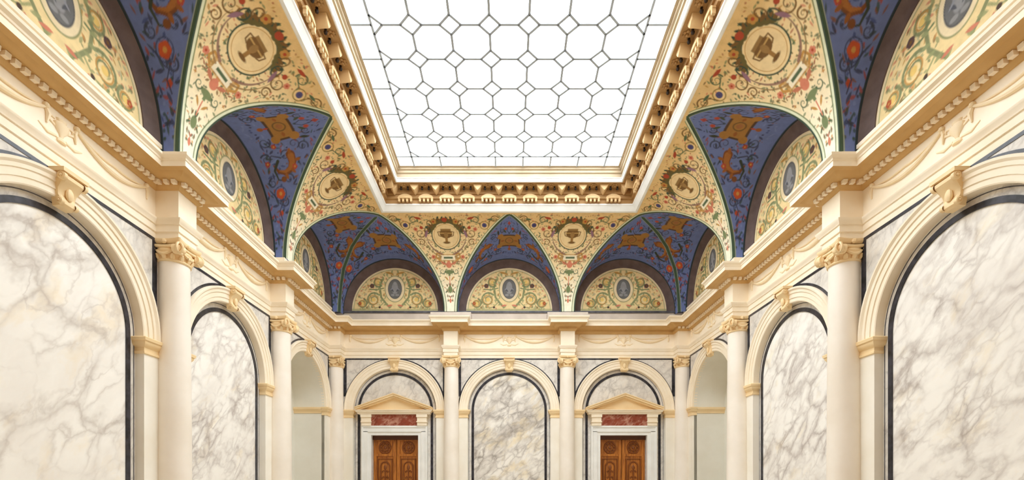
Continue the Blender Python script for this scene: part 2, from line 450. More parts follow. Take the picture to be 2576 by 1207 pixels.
for side, (a, b) in ranges.items():
    if side == 'back': continue          # the end wall's bed moulding is plain
    far = MB(); nn = 0
    pts = list(seg_points(path, a, b, 0.045))
    pts = [p for p in pts if p[0].y > 3.0]
    pts.sort(key=lambda p: p[0].y)
    for (p, r) in pts:
        if side != 'back' and p.y < 8.2 and nn < 140:
            o = obj('dentil', dent, TRIM[side]); o.matrix_parent_inverse = TRIM[side].matrix_world.inverted()
            o.location = (p.x, p.y, 5.388); o.rotation_euler = (0, 0, r); nn += 1
        else:
            R_ = Matrix.Rotation(r, 3, 'Z')
            vs = [R_ @ v.co+Vector((p.x, p.y, 5.388)) for v in dent.vertices]
            far.add(vs, [tuple(f.vertices) for f in dent.polygons])
    o = part_world(far, 'dentil_row', 'stucco', TRIM[side], False); o['kind'] = 'stuff'

# festoons in the frieze
def swag_mesh():
    m = MB()
    for dz, r, sag, y in ((0, 0.030, 0.155, -0.008), (0.055, 0.015, 0.12, -0.004)):
        pts = []; rad = []
        for i in range(19):
            t = i/18; x = -0.49+0.98*t
            pts.append((x, y, -sag*(1-(2*t-1)**2)+dz*(1-abs(2*t-1)))); rad.append(r*(0.45+0.55*math.sin(PI*t)))
        m.tube(pts, rad, 8)
    for s in (-1, 1):
        m.tube([(s*0.49, -0.006, 0.0), (s*0.515, -0.01, -0.06), (s*0.50, -0.008, -0.15)], [0.016, 0.024, 0.008], 6)
        m.sphere((s*0.49, -0.012, 0.015), 0.03)
    return m.mesh('festoon', 'relief')
def orn_mesh():
    m = MB()
    m.lathe([(0.0, -0.16), (0.055, -0.155), (0.05, -0.13), (0.02, -0.11), (0.03, -0.08), (0.075, -0.03), (0.085, 0.02), (0.05, 0.045), (0.06, 0.07), (0.0, 0.075)], 14)
    for s in (-1, 1):
        m.tube([(s*0.07, -0.005, -0.02), (s*0.13, -0.012, 0.0), (s*0.125, -0.012, 0.05), (s*0.07, -0.008, 0.045)], [0.014, 0.016, 0.014, 0.01], 6)
        m.tube([(s*0.05, -0.005, -0.12), (s*0.15, -0.008, -0.14), (s*0.24, -0.006, -0.10)], [0.014, 0.018, 0.006], 6)
    for v in range(len(m.v)): m.v[v] = (m.v[v][0], m.v[v][1]*0.55, m.v[v][2])
    return m.mesh('frieze_ornament', 'relief')
SW, ORN = swag_mesh(), orn_mesh()
for side, ts in (('back', (-3.0, 0.0, 3.0)), ('left', [y-1.5 for y in COLS_Y[:3]]), ('right', [y-1.5 for y in COLS_Y[:3]])):
    for t in ts:
        (lx, ly, lz), r = wall_frame(side, t)
        for u in (-0.66, 0.66):
            o = obj('festoon', SW, TRIM[side]); o.matrix_parent_inverse = TRIM[side].matrix_world.inverted()
            x, y = wp(side, u, 0.0, t); o.location = (x, y, 5.29); o.rotation_euler = (0, 0, r)
        o = obj('frieze_ornament', ORN, TRIM[side]); o.matrix_parent_inverse = TRIM[side].matrix_world.inverted()
        o.location = (lx, ly, 5.20); o.rotation_euler = (0, 0, r)

# ================================================================== WALL ARCHES
def spandrel(sgn):
    """marble field between archivolt, column and architrave, right (+) or left (-)"""
    n = 22; xe = 1.5; r = R_OUT+0.035
    a_end = math.acos(min(1.0, 1.0)); pts = []
    for i in range(n+1):
        a = PI/2*(1-i/n); pts.append((r*math.cos(a), Z_SPR+r*math.sin(a)))
    poly = [(xe, Z_SPR), (xe, 4.68), (0.0, 4.68)]
    pts = [(x, min(z, 4.68)) for x, z in pts]
    full = pts+[(xe, Z_SPR), (xe, 4.68)]
    return [(sgn*x, z) for x, z in full]
def archivolt_mesh():
    m = MB()
    m.arc([(R_IN, 0.085), (R_IN, -0.022), (R_IN+0.012, -0.03), (1.150, -0.03), (1.154, -0.042), (1.222, -0.042), (1.226, -0.055), (1.262, -0.058), (1.285, -0.08), (1.306, -0.082), (R_OUT, -0.07), (R_OUT, 0.03)], Z_SPR, n=56)
    return m.mesh('archivolt', 'stucco')
def keystone_mesh():
    m = MB()
    prof = [(0.02, 4.36), (-0.06, 4.365), (-0.085, 4.39), (-0.085, 4.43), (-0.065, 4.47), (-0.075, 4.53), (-0.12, 4.58), (-0.15, 4.62), (-0.15, 4.655), (-0.13, 4.675), (0.02, 4.675)]
    rows = []
    for x, k in ((-1, 0.0), (-0.82, 1.0), (0.82, 1.0), (1, 0.0)):
        rows.append([(x*(0.075+0.05*(z-4.36)/0.315), y*(0.86+0.14*k), z) for y, z in prof])
    m.grid(rows, True)
    m.f.append(tuple(range(len(prof)))); m.f.append(tuple(3*len(prof)+i for i in range(len(prof)-1, -1, -1)))
    for z, y, r in ((4.635, -0.125, 0.042), (4.405, -0.07, 0.032)):      # scroll eyes on both sides
        for s in (-1, 1):
            w = 0.075+0.05*(z-4.36)/0.315
            rows = [[(s*(w+dx), y+rr*math.cos(2*PI*k/12), z+rr*math.sin(2*PI*k/12)) for k in range(12)] for dx, rr in ((-0.02, r), (0.016, r), (0.022, r*0.6), (0.014, r*0.5), (0.03, r*0.2), (0.03, 0.001))]
            m.grid(rows, True)
    m.box(-0.145, 0.145, -0.165, 0.02, 4.675, 4.714)
    m.sphere((0, -0.09, 4.50), 0.045, sc=(0.9, 0.6, 1.5))                 # leaf boss on the front
    return m.mesh('keystone', 'stucco_warm')
def impost_mesh(sgn):
    # moulding on the pilaster, returning into the arch reveal
    m = MB(); prof = [(0.0, Z_IMP0-0.03), (0.018, Z_IMP0-0.025), (0.018, Z_IMP0), (0.006, Z_IMP0+0.006), (0.006, Z_IMP0+0.05), (0.03, Z_IMP0+0.07), (0.05, Z_IMP0+0.10), (0.052, Z_IMP0+0.125), (0.065, Z_IMP0+0.13), (0.07, Z_IMP0+0.165), (0.055, Z_SPR), (0.0, Z_SPR)]
    path = [(1.33, -0.03), (R_IN, -0.03), (R_IN, 0.085)]
    rows = []
    offs = [Vector((0, -1)), Vector((-1, -1)), Vector((-1, 0))]
    for p, q in zip(path, offs): rows.append([(sgn*(p[0]+q.x*d), p[1]+q.y*d, z) for d, z in prof])
    m.grid(rows); m.box(min(sgn*R_IN, sgn*1.33), max(sgn*R_IN, sgn*1.33), -0.03, 0.085, Z_IMP0-0.03, Z_SPR)
    return m.mesh('impost', 'stucco_warm')
A_ARCH, A_KEY, A_IMP = archivolt_mesh(), keystone_mesh(), {s: impost_mesh(s) for s in (-1, 1)}
A_PIL = {s: MB().box(min(s*R_IN, s*1.36), max(s*R_IN, s*1.36), -0.03, 0.09, 0, Z_IMP0-0.03).mesh('pilaster', 'pilaster', False) for s in (-1, 1)}
A_SPAN = {s: MB().prism(spandrel(s), 0.0, 0.05).mesh('spandrel', 'marble_pale', False) for s in (-1, 1)}
def span_border(s):
    m = MB()
    x1, x0 = 1.30, 1.262
    m.box(min(s*0.12, s*1.42), max(s*0.12, s*1.42), -0.006, 0.02, 4.676, 4.714)
    za = Z_SPR+math.sqrt((R_OUT+0.035)**2-x1**2)
    m.box(min(s*x0, s*1.34), max(s*x0, s*1.34), -0.006, 0.02, za, 4.676)
    m.arc([(R_OUT+0.038, 0.02), (R_OUT+0.038, -0.006), (R_OUT-0.01, -0.006)], Z_SPR, 0.30 if s > 0 else PI/2, PI/2 if s > 0 else PI-0.30, 20)
    return m.mesh('spandrel_border', 'black', False)
A_SB = {s: span_border(s) for s in (-1, 1)}
PANEL_PLANE = 0.085
def panel_mesh(mat): return MB().prism(arch_poly(0.935, 0.0, Z_SPR), PANEL_PLANE-0.004, PANEL_PLANE+0.02).mesh('marble_panel', mat, False)
A_BAND = MB().arc([(0.93, PANEL_PLANE+0.01), (0.93, PANEL_PLANE-0.018), (0.992, PANEL_PLANE-0.018), (0.992, PANEL_PLANE+0.01)], Z_SPR, n=48, legs=0.0).mesh('black_border', 'black')
A_MARG = MB().arc([(0.985, PANEL_PLANE), (R_IN+0.01, PANEL_PLANE)], Z_SPR, n=48, legs=0.0).mesh('marble_margin', 'marble_pale')
A_LINE = MB().arc([(1.058, PANEL_PLANE+0.006), (1.058, PANEL_PLANE-0.004), (1.068, PANEL_PLANE-0.004), (1.068, PANEL_PLANE+0.006)], Z_SPR, n=48, legs=0.0).mesh('reveal_shadow_line', 'slate')  # thin dark line painted for the shadow of the arch reveal
PANELS = {k: panel_mesh(k) for k in ('marble_warm', 'marble_net', 'marble_grey', 'marble_pale')}

DOOR_PANEL = MB().prism(arch_poly(0.935, 2.92, Z_SPR), PANEL_PLANE-0.004, PANEL_PLANE+0.02)
for s_ in (-1, 1): DOOR_PANEL.box(min(s_*0.62, s_*0.935), max(s_*0.62, s_*0.935), PANEL_PLANE-0.004, PANEL_PLANE+0.155, 0, 2.92)
DOOR_PANEL.box(-0.62, 0.62, PANEL_PLANE+0.02, PANEL_PLANE+0.155, 2.70, 2.95)
DOOR_PANEL = DOOR_PANEL.mesh('marble_panel', 'marble_pale', False)
def arch_common(t):
    obj('archivolt', A_ARCH, t); obj('keystone', A_KEY, t)
    for s in (-1, 1):
        obj('impost', A_IMP[s], t); obj('pilaster', A_PIL[s], t)
        sp = obj('spandrel', A_SPAN[s], t); obj('spandrel_border', A_SB[s], sp)
def blind_arch(side, tpos, mat, label):
    loc, r = wall_frame(side, tpos)
    t = thing('blind_arch', label, 'wall arch', loc, r, 'arches lining the hall walls')
    arch_common(t)
    obj('marble_panel', DOOR_PANEL if mat == 'marble_pale' else PANELS[mat], t); obj('black_border', A_BAND, t); obj('marble_margin', A_MARG, t); obj('reveal_shadow_line', A_LINE, t)
    return t
def niche_arch(side, tpos, label):
    loc, r = wall_frame(side, tpos)
    t = thing('arched_opening', label, 'arched opening', loc, r, 'arches lining the hall walls')
    arch_common(t)
    m = MB().arc([(R_IN, 0.02), (R_IN, 0.78)], Z_SPR, n=48, legs=0.0)
    m.prism(arch_poly(R_IN+0.02, 0.0, Z_SPR), 0.78, 0.86)
    m.build('passage_lining', 'niche', t)
    for s in (-1, 1):
        prof = [(0, Z_IMP0+0.02), (0.02, Z_IMP0+0.025), (0.02, Z_IMP0+0.06), (0.05, Z_IMP0+0.10), (0.065, Z_IMP0+0.12), (0.065, Z_SPR-0.01), (0, Z_SPR)]
        m = MB().grid([[(s*(R_IN-d), y, z) for d, z in prof] for y in (0.086, 0.78)])
        m.build('jamb_moulding', 'stucco_warm', t, False)
    return t
blind_arch('left', COLS_Y[2]-1.5, 'marble_warm', 'large arched veined marble wall panel at the left edge, nearest the viewer')
blind_arch('left', COLS_Y[1]-1.5, 'marble_net', 'arched marble wall panel on the left wall between the two ivory columns')
niche_arch('left', COLS_Y[0]-1.5, 'plain grey arched opening at the far end of the left wall')
blind_arch('right', COLS_Y[2]-1.5, 'marble_net', 'large arched veined marble wall panel at the right edge, nearest the viewer')
blind_arch('right', COLS_Y[1]-1.5, 'marble_net', 'arched marble wall panel on the right wall between the two ivory columns')
niche_arch('right', COLS_Y[0]-1.5, 'plain grey arched opening at the far end of the right wall')
blind_arch('back', 0.0, 'marble_grey', 'arched grey mottled marble panel between the two doors of the end wall')
blind_arch('back', -3.0, 'marble_pale', 'cream arch with pale marble lunette around the left wooden door')
blind_arch('back', 3.0, 'marble_pale', 'cream arch with pale marble lunette around the right wooden door')

# ================================================================== COLUMNS
def volute(q, sgn, z, r):
    """spiral scroll on one face of the capital; q: quarter turn of the face, sgn: left or right end"""
    m = MB(); ca, sa = math.cos(q*PI/2), math.sin(q*PI/2)
    def P(x, y, zz): return (x*ca-y*sa, x*sa+y*ca, zz)
    cx, y0 = sgn*0.188, -0.168
    pts, rad = [], []
    for i in range(33):
        t = i/32; a = PI/2-sgn*2*PI*2.0*t; rr = r*(1-0.84*t)
        pts.append(P(cx+rr*math.cos(a), y0-0.040, z+rr*math.sin(a))); rad.append(0.017*(1-0.4*t))
    m.tube(pts, rad, 6)
    n = 16; rows = []
    for w, k in ((0.04, 0.001), (0.04, 0.8), (0.0, 0.72), (-0.03, 1.0), (-0.038, 0.94), (-0.038, 0.001)):
        rows.append([P(cx+r*k*math.cos(2*PI*i/n), y0+w, z+r*k*math.sin(2*PI*i/n)) for i in range(n)])
    m.grid(rows, True)
    c = P(cx, y0-0.04, z); m.sphere(c, r*0.24, 8, 5)
    return m
C_SHAFT = MB().lathe([(0.205, 0.30)]+[(0.205-0.025*(i/14)**1.6, 0.30+(4.44-0.30)*i/14) for i in range(1, 15)], 36).mesh('shaft', 'column')
C_BASE = MB().lathe([(0.0, 0.0), (0.27, 0.0), (0.27, 0.10), (0.285, 0.12), (0.29, 0.15), (0.275, 0.18), (0.235, 0.20), (0.225, 0.23), (0.245, 0.25), (0.245, 0.28), (0.21, 0.30), (0.0, 0.305)], 32).mesh('base', 'column')
C_NECK = MB().lathe([(0.178, 4.425), (0.195, 4.432), (0.20, 4.443), (0.195, 4.455), (0.18, 4.462), (0.18, 4.50), (0.19, 4.515), (0.205, 4.54), (0.21, 4.57), (0.19, 4.61), (0.17, 4.62)], 32).mesh('neck', 'stucco_warm')
def abacus_mesh():
    m = MB(); rows = []
    def outline(h, inset):
        pts = []
        for q in range(4):
            a = q*PI/2
            for tt in (-0.92, -0.6, -0.25, 0, 0.25, 0.6, 0.92):
                x = h*tt; y = -(h-0.045*(1-tt*tt)-inset)
                pts.append((x*math.cos(a)-y*math.sin(a), x*math.sin(a)+y*math.cos(a)))
        return pts
    for z, h in ((4.655, 0.205), (4.668, 0.225), (4.69, 0.235), (4.714, 0.235)):
        rows.append([(x, y, z) for x, y in outline(h, 0)])
    m.grid(rows, True); n = len(rows[0])
    m.f.append(tuple(range(n))); m.f.append(tuple(3*n+i for i in range(n)))
    for q in range(4):                                  # rosette in the middle of each side
        a = q*PI/2; m.sphere((0.19*math.sin(a), -0.19*math.cos(a), 4.68), 0.034, 8, 5)
    return m.mesh('abacus', 'stucco_warm')
C_ABA = abacus_mesh()
C_VOL = [volute(q, sg, 4.578, 0.076).mesh('volute', 'stucco_warm') for q in range(4) for sg in (-1, 1)]
C_CUSH = MB()
for q in range(4):
    ca, sa = math.cos(q*PI/2), math.sin(q*PI/2)
    pts = [(x*ca-(-0.19)*sa, x*sa+(-0.19)*ca, 4.632-0.018*math.cos(x/0.19*PI/2)) for x in np.linspace(-0.19, 0.19, 9)]
    C_CUSH.tube(pts, 0.022, 6)
C_CUSH = C_CUSH.mesh('cushion_band', 'stucco_warm')
def garland_mesh():
    m = MB()
    for q in range(4):
        a0, a1 = PI/4+q*PI/2, PI/4+(q+1)*PI/2; pts = []; rad = []
        for i in range(11):
            t = i/10; a = a0+0.25+(a1-a0-0.5)*t; pts.append((0.212*math.cos(a), 0.212*math.sin(a), 4.565-0.055*math.sin(PI*t))); rad.append(0.012+0.010*math.sin(PI*t))
        m.tube(pts, rad, 6)
    return m.mesh('capital_garland', 'stucco_warm')
C_GAR = garland_mesh()
def leaf_collar():
    m = MB()
    for k in range(12):
        a = 2*PI*k/12; ca, sa = math.cos(a), math.sin(a)
        m.tube([(0.178*ca, 0.178*sa, 4.462), (0.192*ca, 0.192*sa, 4.49), (0.205*ca, 0.205*sa, 4.515), (0.222*ca, 0.222*sa, 4.518)], [0.026, 0.03, 0.022, 0.010], 6)
    return m.mesh('leaf_collar', 'stucco_warm')
C_LEAF = leaf_collar()
def column(x, y, label):
    t = thing('column', label, 'column', (x, y, 0), 0, 'engaged ivory columns')
    obj('shaft', C_SHAFT, t); obj('base', C_BASE, t)
    cap = obj('capital', C_NECK, t); obj('abacus', C_ABA, cap); obj('leaf_collar', C_LEAF, cap)
    for v in C_VOL: obj('volute', v, cap)
    obj('capital_garland', C_GAR, cap); obj('cushion_band', C_CUSH, cap)
column(-1.5, YC, 'slim ivory column on the end wall just right of the left door')
column(1.5, YC, 'slim ivory column on the end wall just left of the right door')
column(-XC, YC, 'ivory column in the far left corner of the hall')
column(XC, YC, 'ivory column in the far right corner of the hall')
column(-XC, COLS_Y[1], 'ivory column on the left wall beside the grey arched opening')
column(XC, COLS_Y[1], 'ivory column on the right wall beside the grey arched opening')
column(-XC, COLS_Y[2], 'large ivory column nearest the viewer on the left wall')
column(XC, COLS_Y[2], 'large ivory column nearest the viewer on the right wall')

# ================================================================== DOORS
def door(k, x, label):
    t = thing('door_%d' % k, label, 'door', (x, YW, 0)); t['kind'] = 'structure'
    pp = PANEL_PLANE
    # marble frame with stepped moulding
    def jamb(sx):
        m = MB()
        a, b = 0.615, 0.86
        for x0, x1, y in ((a, 0.70, -0.02), (0.70, 0.815, -0.045), (0.815, b, -0.065)):
            m.box(min(sx*x0, sx*x1), max(sx*x0, sx*x1), y, pp, 0, 2.70 if x1 < 0.71 else (2.80 if x1 < 0.82 else 2.90))
        return m
    for sx in (-1, 1): jamb(sx).build('jamb', 'white', t, False)
    m = MB().box(-0.70, 0.70, -0.02, pp, 2.70, 2.785); m.box(-0.815, 0.815, -0.045, pp, 2.785, 2.90); m.box(-0.86, 0.86, -0.065, pp, 2.90, 2.945)
    m.build('lintel', 'white', t, False)
    MB().box(-0.60, 0.60, -0.055, pp, 2.945, 3.235).build('frieze_panel', 'red', t, False)
    for sx in (-1, 1):
        m = MB(); x0, x1 = min(sx*0.60, sx*0.85), max(sx*0.60, sx*0.85)
        m.box(x0, x1, -0.09, pp, 2.945, 3.03); m.box(x0-0.015, x1+0.015, -0.115, pp, 3.03, 3.055)
        m.box(x0, x1, -0.10, pp, 3.055, 3.16); m.box(x0-0.015, x1+0.015, -0.125, pp, 3.16, 3.235)
        m.build('console', 'stucco', t, False)
    # pediment: cornice, raking cornices, tympanum
    cp = [(0.0, 3.235), (0.03, 3.238), (0.045, 3.255), (0.05, 3.285), (0.075, 3.29), (0.08, 3.32), (0.10, 3.33), (0.10, 3.345), (0.0, 3.35)]
    ped = [(-0.90, pp), (-0.90, -0.09), (0.90, -0.09), (0.90, pp)]
    m = MB().grid(sweep_rows(ped, cp)); m.box(-0.90, 0.90, -0.09, pp, 3.235, 3.35)
    m.build('pediment_cornice', 'stucco', t, False)
    MB().prism([(-0.86, 3.345), (0.86, 3.345), (0, 3.69)], -0.03, pp).build('pediment_tympanum', 'stucco_warm', t, False)
    for sx in (-1, 1):
        m = MB(); ex, ez, ax, az = sx*1.0, 3.345, 0.0, 3.725
        for th0, th1, y in ((-0.055, -0.015, -0.135), (-0.015, 0.03, -0.18), (0.03, 0.055, -0.20)):
            m.prism([(ex, ez+th0+0.02), (ax, az+th0), (ax, az+th1), (ex, ez+th1+0.02)], y, pp)
        m.build('raking_cornice', 'stucco_warm', t, False)
    # door leaves
    yd = 0.24
    MB().box(-0.62, 0.62, yd-0.09, yd+0.05, 2.595, 2.72).build('door_head_shadow', 'wood_shadow', t, False)  # dark strip standing in for the shadow under the lintel
    for sx in (-1, 1):
        m = MB().box(min(sx*0.004, sx*0.615), max(sx*0.004, sx*0.615), yd, yd+0.05, 0.02, 2.62)
        lf = m.build('door_leaf', 'wood', t, False)
        cx = sx*0.31
        fr = MB()
        # stiles and rails standing proud
        for a, b in ((0.01, 0.085), (0.535, 0.61)): fr.box(min(sx*a, sx*b), max(sx*a, sx*b), yd-0.03, yd, 0.02, 2.62)
        for z0, z1 in ((2.56, 2.62), (2.16, 2.22), (1.06, 1.14), (0.02, 0.2)): fr.box(min(sx*0.085, sx*0.535), max(sx*0.085, sx*0.535), yd-0.03, yd, z0, z1)
        fr.build('door_frame_rails', 'wood', lf, False)
        ro = MB()
        for r, w in ((0.15, 0.022), (0.085, 0.016)):
            pts = [(cx+r*math.cos(2*PI*i/24), yd-0.012, 2.39+r*math.sin(2*PI*i/24)) for i in range(25)]
            ro.tube(pts, w, 6, False)
        ro.sphere((cx, yd-0.01, 2.39), 0.045, sc=(1, 0.6, 1))
        for i in range(8): ro.sphere((cx+0.118*math.cos(PI*i/4), yd-0.008, 2.39+0.118*math.sin(PI*i/4)), 0.022, 6, 4)
        ro.build('rosette', 'wood_carved', lf)
        pn = MB(); w_ = 0.185
        pn.tube([(cx-w_, yd-0.015, 1.2), (cx-w_, yd-0.015, 2.09), (cx+w_, yd-0.015, 2.09), (cx+w_, yd-0.015, 1.2), (cx-w_, yd-0.015, 1.2)], 0.02, 6, False)
        pts = [(cx+0.12*math.cos(PI*i/14), yd-0.015, 1.88+0.13*math.sin(PI*i/14)) for i in range(15)]
        pn.tube([(cx+0.12, yd-0.015, 1.28)]+pts+[(cx-0.12, yd-0.015, 1.28)], 0.018, 6, False)
        pn.build('carved_panel', 'wood_carved', lf)
        ar = MB(); ar.sphere((cx, yd-0.01, 1.86), 0.04, sc=(1, 0.6, 1.6))
        ar.tube([(cx, yd-0.01, 1.32), (cx, yd-0.012, 1.6), (cx, yd-0.01, 1.80)], [0.03, 0.018, 0.02], 6)
        for q in (-1, 1):
            for z in (1.42, 1.58, 1.74): ar.tube([(cx, yd-0.01, z), (cx+q*0.05, yd-0.014, z+0.04), (cx+q*0.08, yd-0.012, z+0.01), (cx+q*0.06, yd-0.01, z-0.02)], [0.012, 0.012, 0.012, 0.008], 6)
        ar.build('carved_arabesque', 'wood_carved', lf)
    return t
door(1, -3.0, 'left carved oak double door with cream pediment and red marble frieze')
door(2, 3.0, 'right carved oak double door with cream pediment and red marble frieze')

# ================================================================== PAINTED VAULT
ZV0 = Z_FOOT
def cove(phi):
    c, s = np.cos(phi), np.sin(phi)
    return 2.93+(XC-CR-2.93)*np.clip(c, 0, 1)**1.5, ZV0+(Z_TIP-ZV0)*np.clip(s, 0, 1)**0.9, 1.32*np.clip(c, 0, 1)**1.4
# arc length along the cove
_ph = np.linspace(0, PI/2, 2000); _X, _Z, _H = cove(_ph)
_S = np.concatenate([[0], np.cumsum(np.hypot(np.diff(_X), np.diff(_Z)))])
S_TOP = float(_S[-1])
def s_at_row(y):                     # fresco heights were read off the end wall
    yy = VPY-F_PX*(_Z-CAM_H)/(YW-XW+_X)
    return float(np.interp(-y, -yy, _S))

G1, G2, G3 = (84, 104, 74), (120, 134, 92), (54, 74, 58)
BR, OC, RD, PK, BL, GO = (122, 88, 44), (196, 146, 74), (176, 72, 44), (214, 132, 104), (62, 62, 108), (206, 168, 92)

def paint_pendentive(x, y):
    s_ = np.clip(y, 0, S_TOP); ph = np.interp(s_, _S, _ph)
    W = 1.5-1.32*np.clip(np.cos(ph), 0, 1)**1.4
    p = Paint(x, y, (243, 221, 172))
    # paler towards the narrow foot (pale border ground, brighter light at the foot painted in)
    t = np.clip((1.25-y)/0.9, 0, 1)[:, None]; p.c = p.c*(1-t)+np.array(lin((250, 244, 222)))*t
    t = np.clip((y-1.7)/0.5, 0, 1)[:, None]; p.c = p.c*(1-t)+np.array(lin((236, 204, 146)))*t
    rnd = random.Random(5)
    edge = np.where(y > S_TOP-0.015, 9.0, W-np.abs(x))
    # scatter of small sprigs
    for i in range(430):
        yy = rnd.uniform(0.25, S_TOP-0.02); wx = float(1.5-1.32*max(0.0, math.cos(float(np.interp(yy, _S, _ph))))**1.4)
        xx = rnd.uniform(0.02, max(0.03, wx-0.10))
        if yy < 1.15 and rnd.random() < 0.72: continue        # the narrow foot is sparsely painted
        c = rnd.choice([G1, G2, G2, BR, OC, (152, 148, 112), PK, G1, BR, (176, 96, 66)])
        if rnd.random() < 0.6: p.leaf(xx, yy, rnd.uniform(0.04, 0.085), rnd.uniform(0.018, 0.034), rnd.uniform(0, 6.28), c, 0.85)
        else: p.disc(xx, yy, rnd.uniform(0.008, 0.019), c, 0.85)
    # foot motifs
    sy = s_at_row
    yt = sy(756); p.leaf(0, yt-0.06, 0.12, 0.06, PI/2, PK)
    yt = sy(728); p.ell(0, yt, 0.055, 0.085, G2); p.leaf(0.05, yt-0.02, 0.08, 0.03, -0.6, G1); p.leaf(0.0, yt+0.06, 0.10, 0.03, 1.3, G1)
    yt = sy(706); p.leaf(0.03, yt, 0.13, 0.035, 0.9, OC); p.stroke([(0, yt-0.1), (0, yt+0.1)], 0.02, PK)
    yt = sy(684); p.ell(0, yt, 0.11, 0.05, G2); p.rect(0, yt-0.05, 0.05, 0.08, G2); p.spiral(0.17, yt+0.02, 0.07, 1.2, 3.2, 0.022, G1)
    yt = sy(666); p.ell(0, yt, 0.07, 0.075, PK); p.leaf(0.05, yt, 0.17, 0.06, 0.5, (196, 122, 92)); p.disc(0, yt+0.09, 0.035, PK)
    # cartouche tablet with curled arms
    yt = sy(648); p.rect(0, yt, 0.46, 0.17, OC, a=0.7); p.rect(0, yt, 0.34, 0.115, (246, 236, 210)); p.rect(0, yt, 0.22, 0.045, G1)
    p.stroke([(0.22, yt-0.05), (0.30, yt+0.02), (0.27, yt+0.1), (0.20, yt+0.09)], 0.035, OC); p.flower(0.36, yt+0.02, 0.05, PK, RD)
    # medallion
    ym = 0.5*(sy(620)+sy(566)); R = 0.335
    for k, (r0, w0) in enumerate(((R+0.13, 0.045), (R+0.20, 0.03))):
        pts = [((r0)*math.cos(a), ym+(r0)*math.sin(a)) for a in np.linspace(-1.25, 0.1, 16)]
        p.stroke(pts, w0, ((132, 90, 84), (150, 116, 72))[k], 0.85, True)
    p.disc(0, ym, R, (242, 218, 168)); p.ring(0, ym, R, 0.022, G3); p.ring(0, ym, R-0.05, 0.009, OC)
    # urn: bowl with gadroons, stem and foot
    for k in range(1): 
        p.ell(0, ym+0.05, 0.15, 0.115, BR); p.rect(0, ym+0.145, 0.24, 0.05, (150, 116, 66)); p.rect(0, ym+0.06, 0.30, 0.02, (206, 168, 100))
        p.stroke([(0.0, ym-0.06), (0.0, ym-0.16)], 0.06, (160, 118, 62)); p.ell(0, ym-0.17, 0.085, 0.028, BR); p.ell(0, ym+0.02, 0.05, 0.07, (158, 122, 70))
        p.stroke([(0.13, ym+0.10), (0.19, ym+0.09), (0.17, ym), (0.12, ym-0.02)], 0.02, BR)
    # dark garland with bows above the medallion
    for a in np.linspace(0.35, PI/2, 7):
        rr = R+0.045+0.02*math.sin(a*7); p.disc(rr*math.cos(a), ym+rr*math.sin(a), 0.062, (104, 94, 50)); p.leaf(rr*math.cos(a), ym+rr*math.sin(a), 0.14, 0.05, a+0.5, G3); p.leaf(rr*math.cos(a), ym+rr*math.sin(a), 0.13, 0.05, a-0.7, BR)
    p.flower(0.26, ym+R+0.02, 0.07, OC, RD); p.disc(0.0, ym+R+0.07, 0.06, RD)
    p.ring(0.42, ym+0.14, 0.06, 0.02, G3, ry=0.09); p.ring(0.36, ym+0.30, 0.055, 0.018, BR, ry=0.08)
    # scrolls and blue flowers towards the outer corners
    for (cx, dy, r, a0, d) in ((0.60, 0.06, 0.12, 2.6, 1), (0.72, 0.40, 0.11, 3.6, -1), (1.16, 0.42, 0.10, 0.5, 1), (0.60, -0.16, 0.08, 1.0, 1)):
        p.spiral(cx, ym+dy, r, 1.5, a0, 0.026, BR if d > 0 else G1, d)
    fx, fy = 0.92, ym+0.26
    p.ring(fx, fy, 0.10, 0.018, (150, 126, 62)); p.disc(fx, fy, 0.055, BL); p.flower(fx, fy, 0.05, (78, 74, 124), BL)
    p.stroke([(0.66, ym+0.36), (0.80, ym+0.31), (fx-0.1, fy)], 0.018, G1); p.stroke([(fx+0.1, fy+0.01), (1.05, ym+0.38), (1.2, ym+0.40), (1.34, ym+0.44)], 0.016, BR)
    p.leaf(0.98, ym+0.40, 0.16, 0.05, 0.2, G1); p.leaf(0.52, ym+0.42, 0.18, 0.06, 0.3, RD); p.leaf(1.2, ym+0.36, 0.12, 0.04, -0.4, RD)
    p.leaf(0.50, ym-0.06, 0.22, 0.06, 1.9, (148, 110, 128)); p.disc(0.56, ym+0.20, 0.04, RD); p.flower(0.70, ym+0.16, 0.05, PK, RD)
    # border bands along the groins: green line, pale band, green line
    p.put(np.abs(edge-0.075)-0.012, G2, 0.9); p.put(np.abs(edge-0.045)-0.02, (222, 228, 200)); p.put(edge-0.028, G3)
    return p.c

def pendentive_mesh():
    nv, nu = 230, 240
    ph = np.concatenate([np.interp(np.linspace(0, S_TOP, nv), _S, _ph)])
    X, Z, H = cove(ph); W = 1.5-H
    # flat strip from the cove head to the skylight frame
    X = np.concatenate([X, [2.90, 2.866]]); Z = np.concatenate([Z, [Z_TIP+0.004, Z_TIP+0.008]]); W = np.concatenate([W, [1.5, 1.5]])
    S = np.concatenate([np.linspace(0, S_TOP, nv), [S_TOP+0.03, S_TOP+0.064]])
    a = np.linspace(-1, 1, nu)
    xs = W[:, None]*a[None, :]; ys = np.repeat(S[:, None], nu, 1)
    rows = np.stack([xs, np.repeat((X-XW)[:, None], nu, 1), np.repeat(Z[:, None], nu, 1)], -1)
    return paint_mesh('pendentive', rows, xs, ys, paint_pendentive)
PEND = pendentive_mesh()

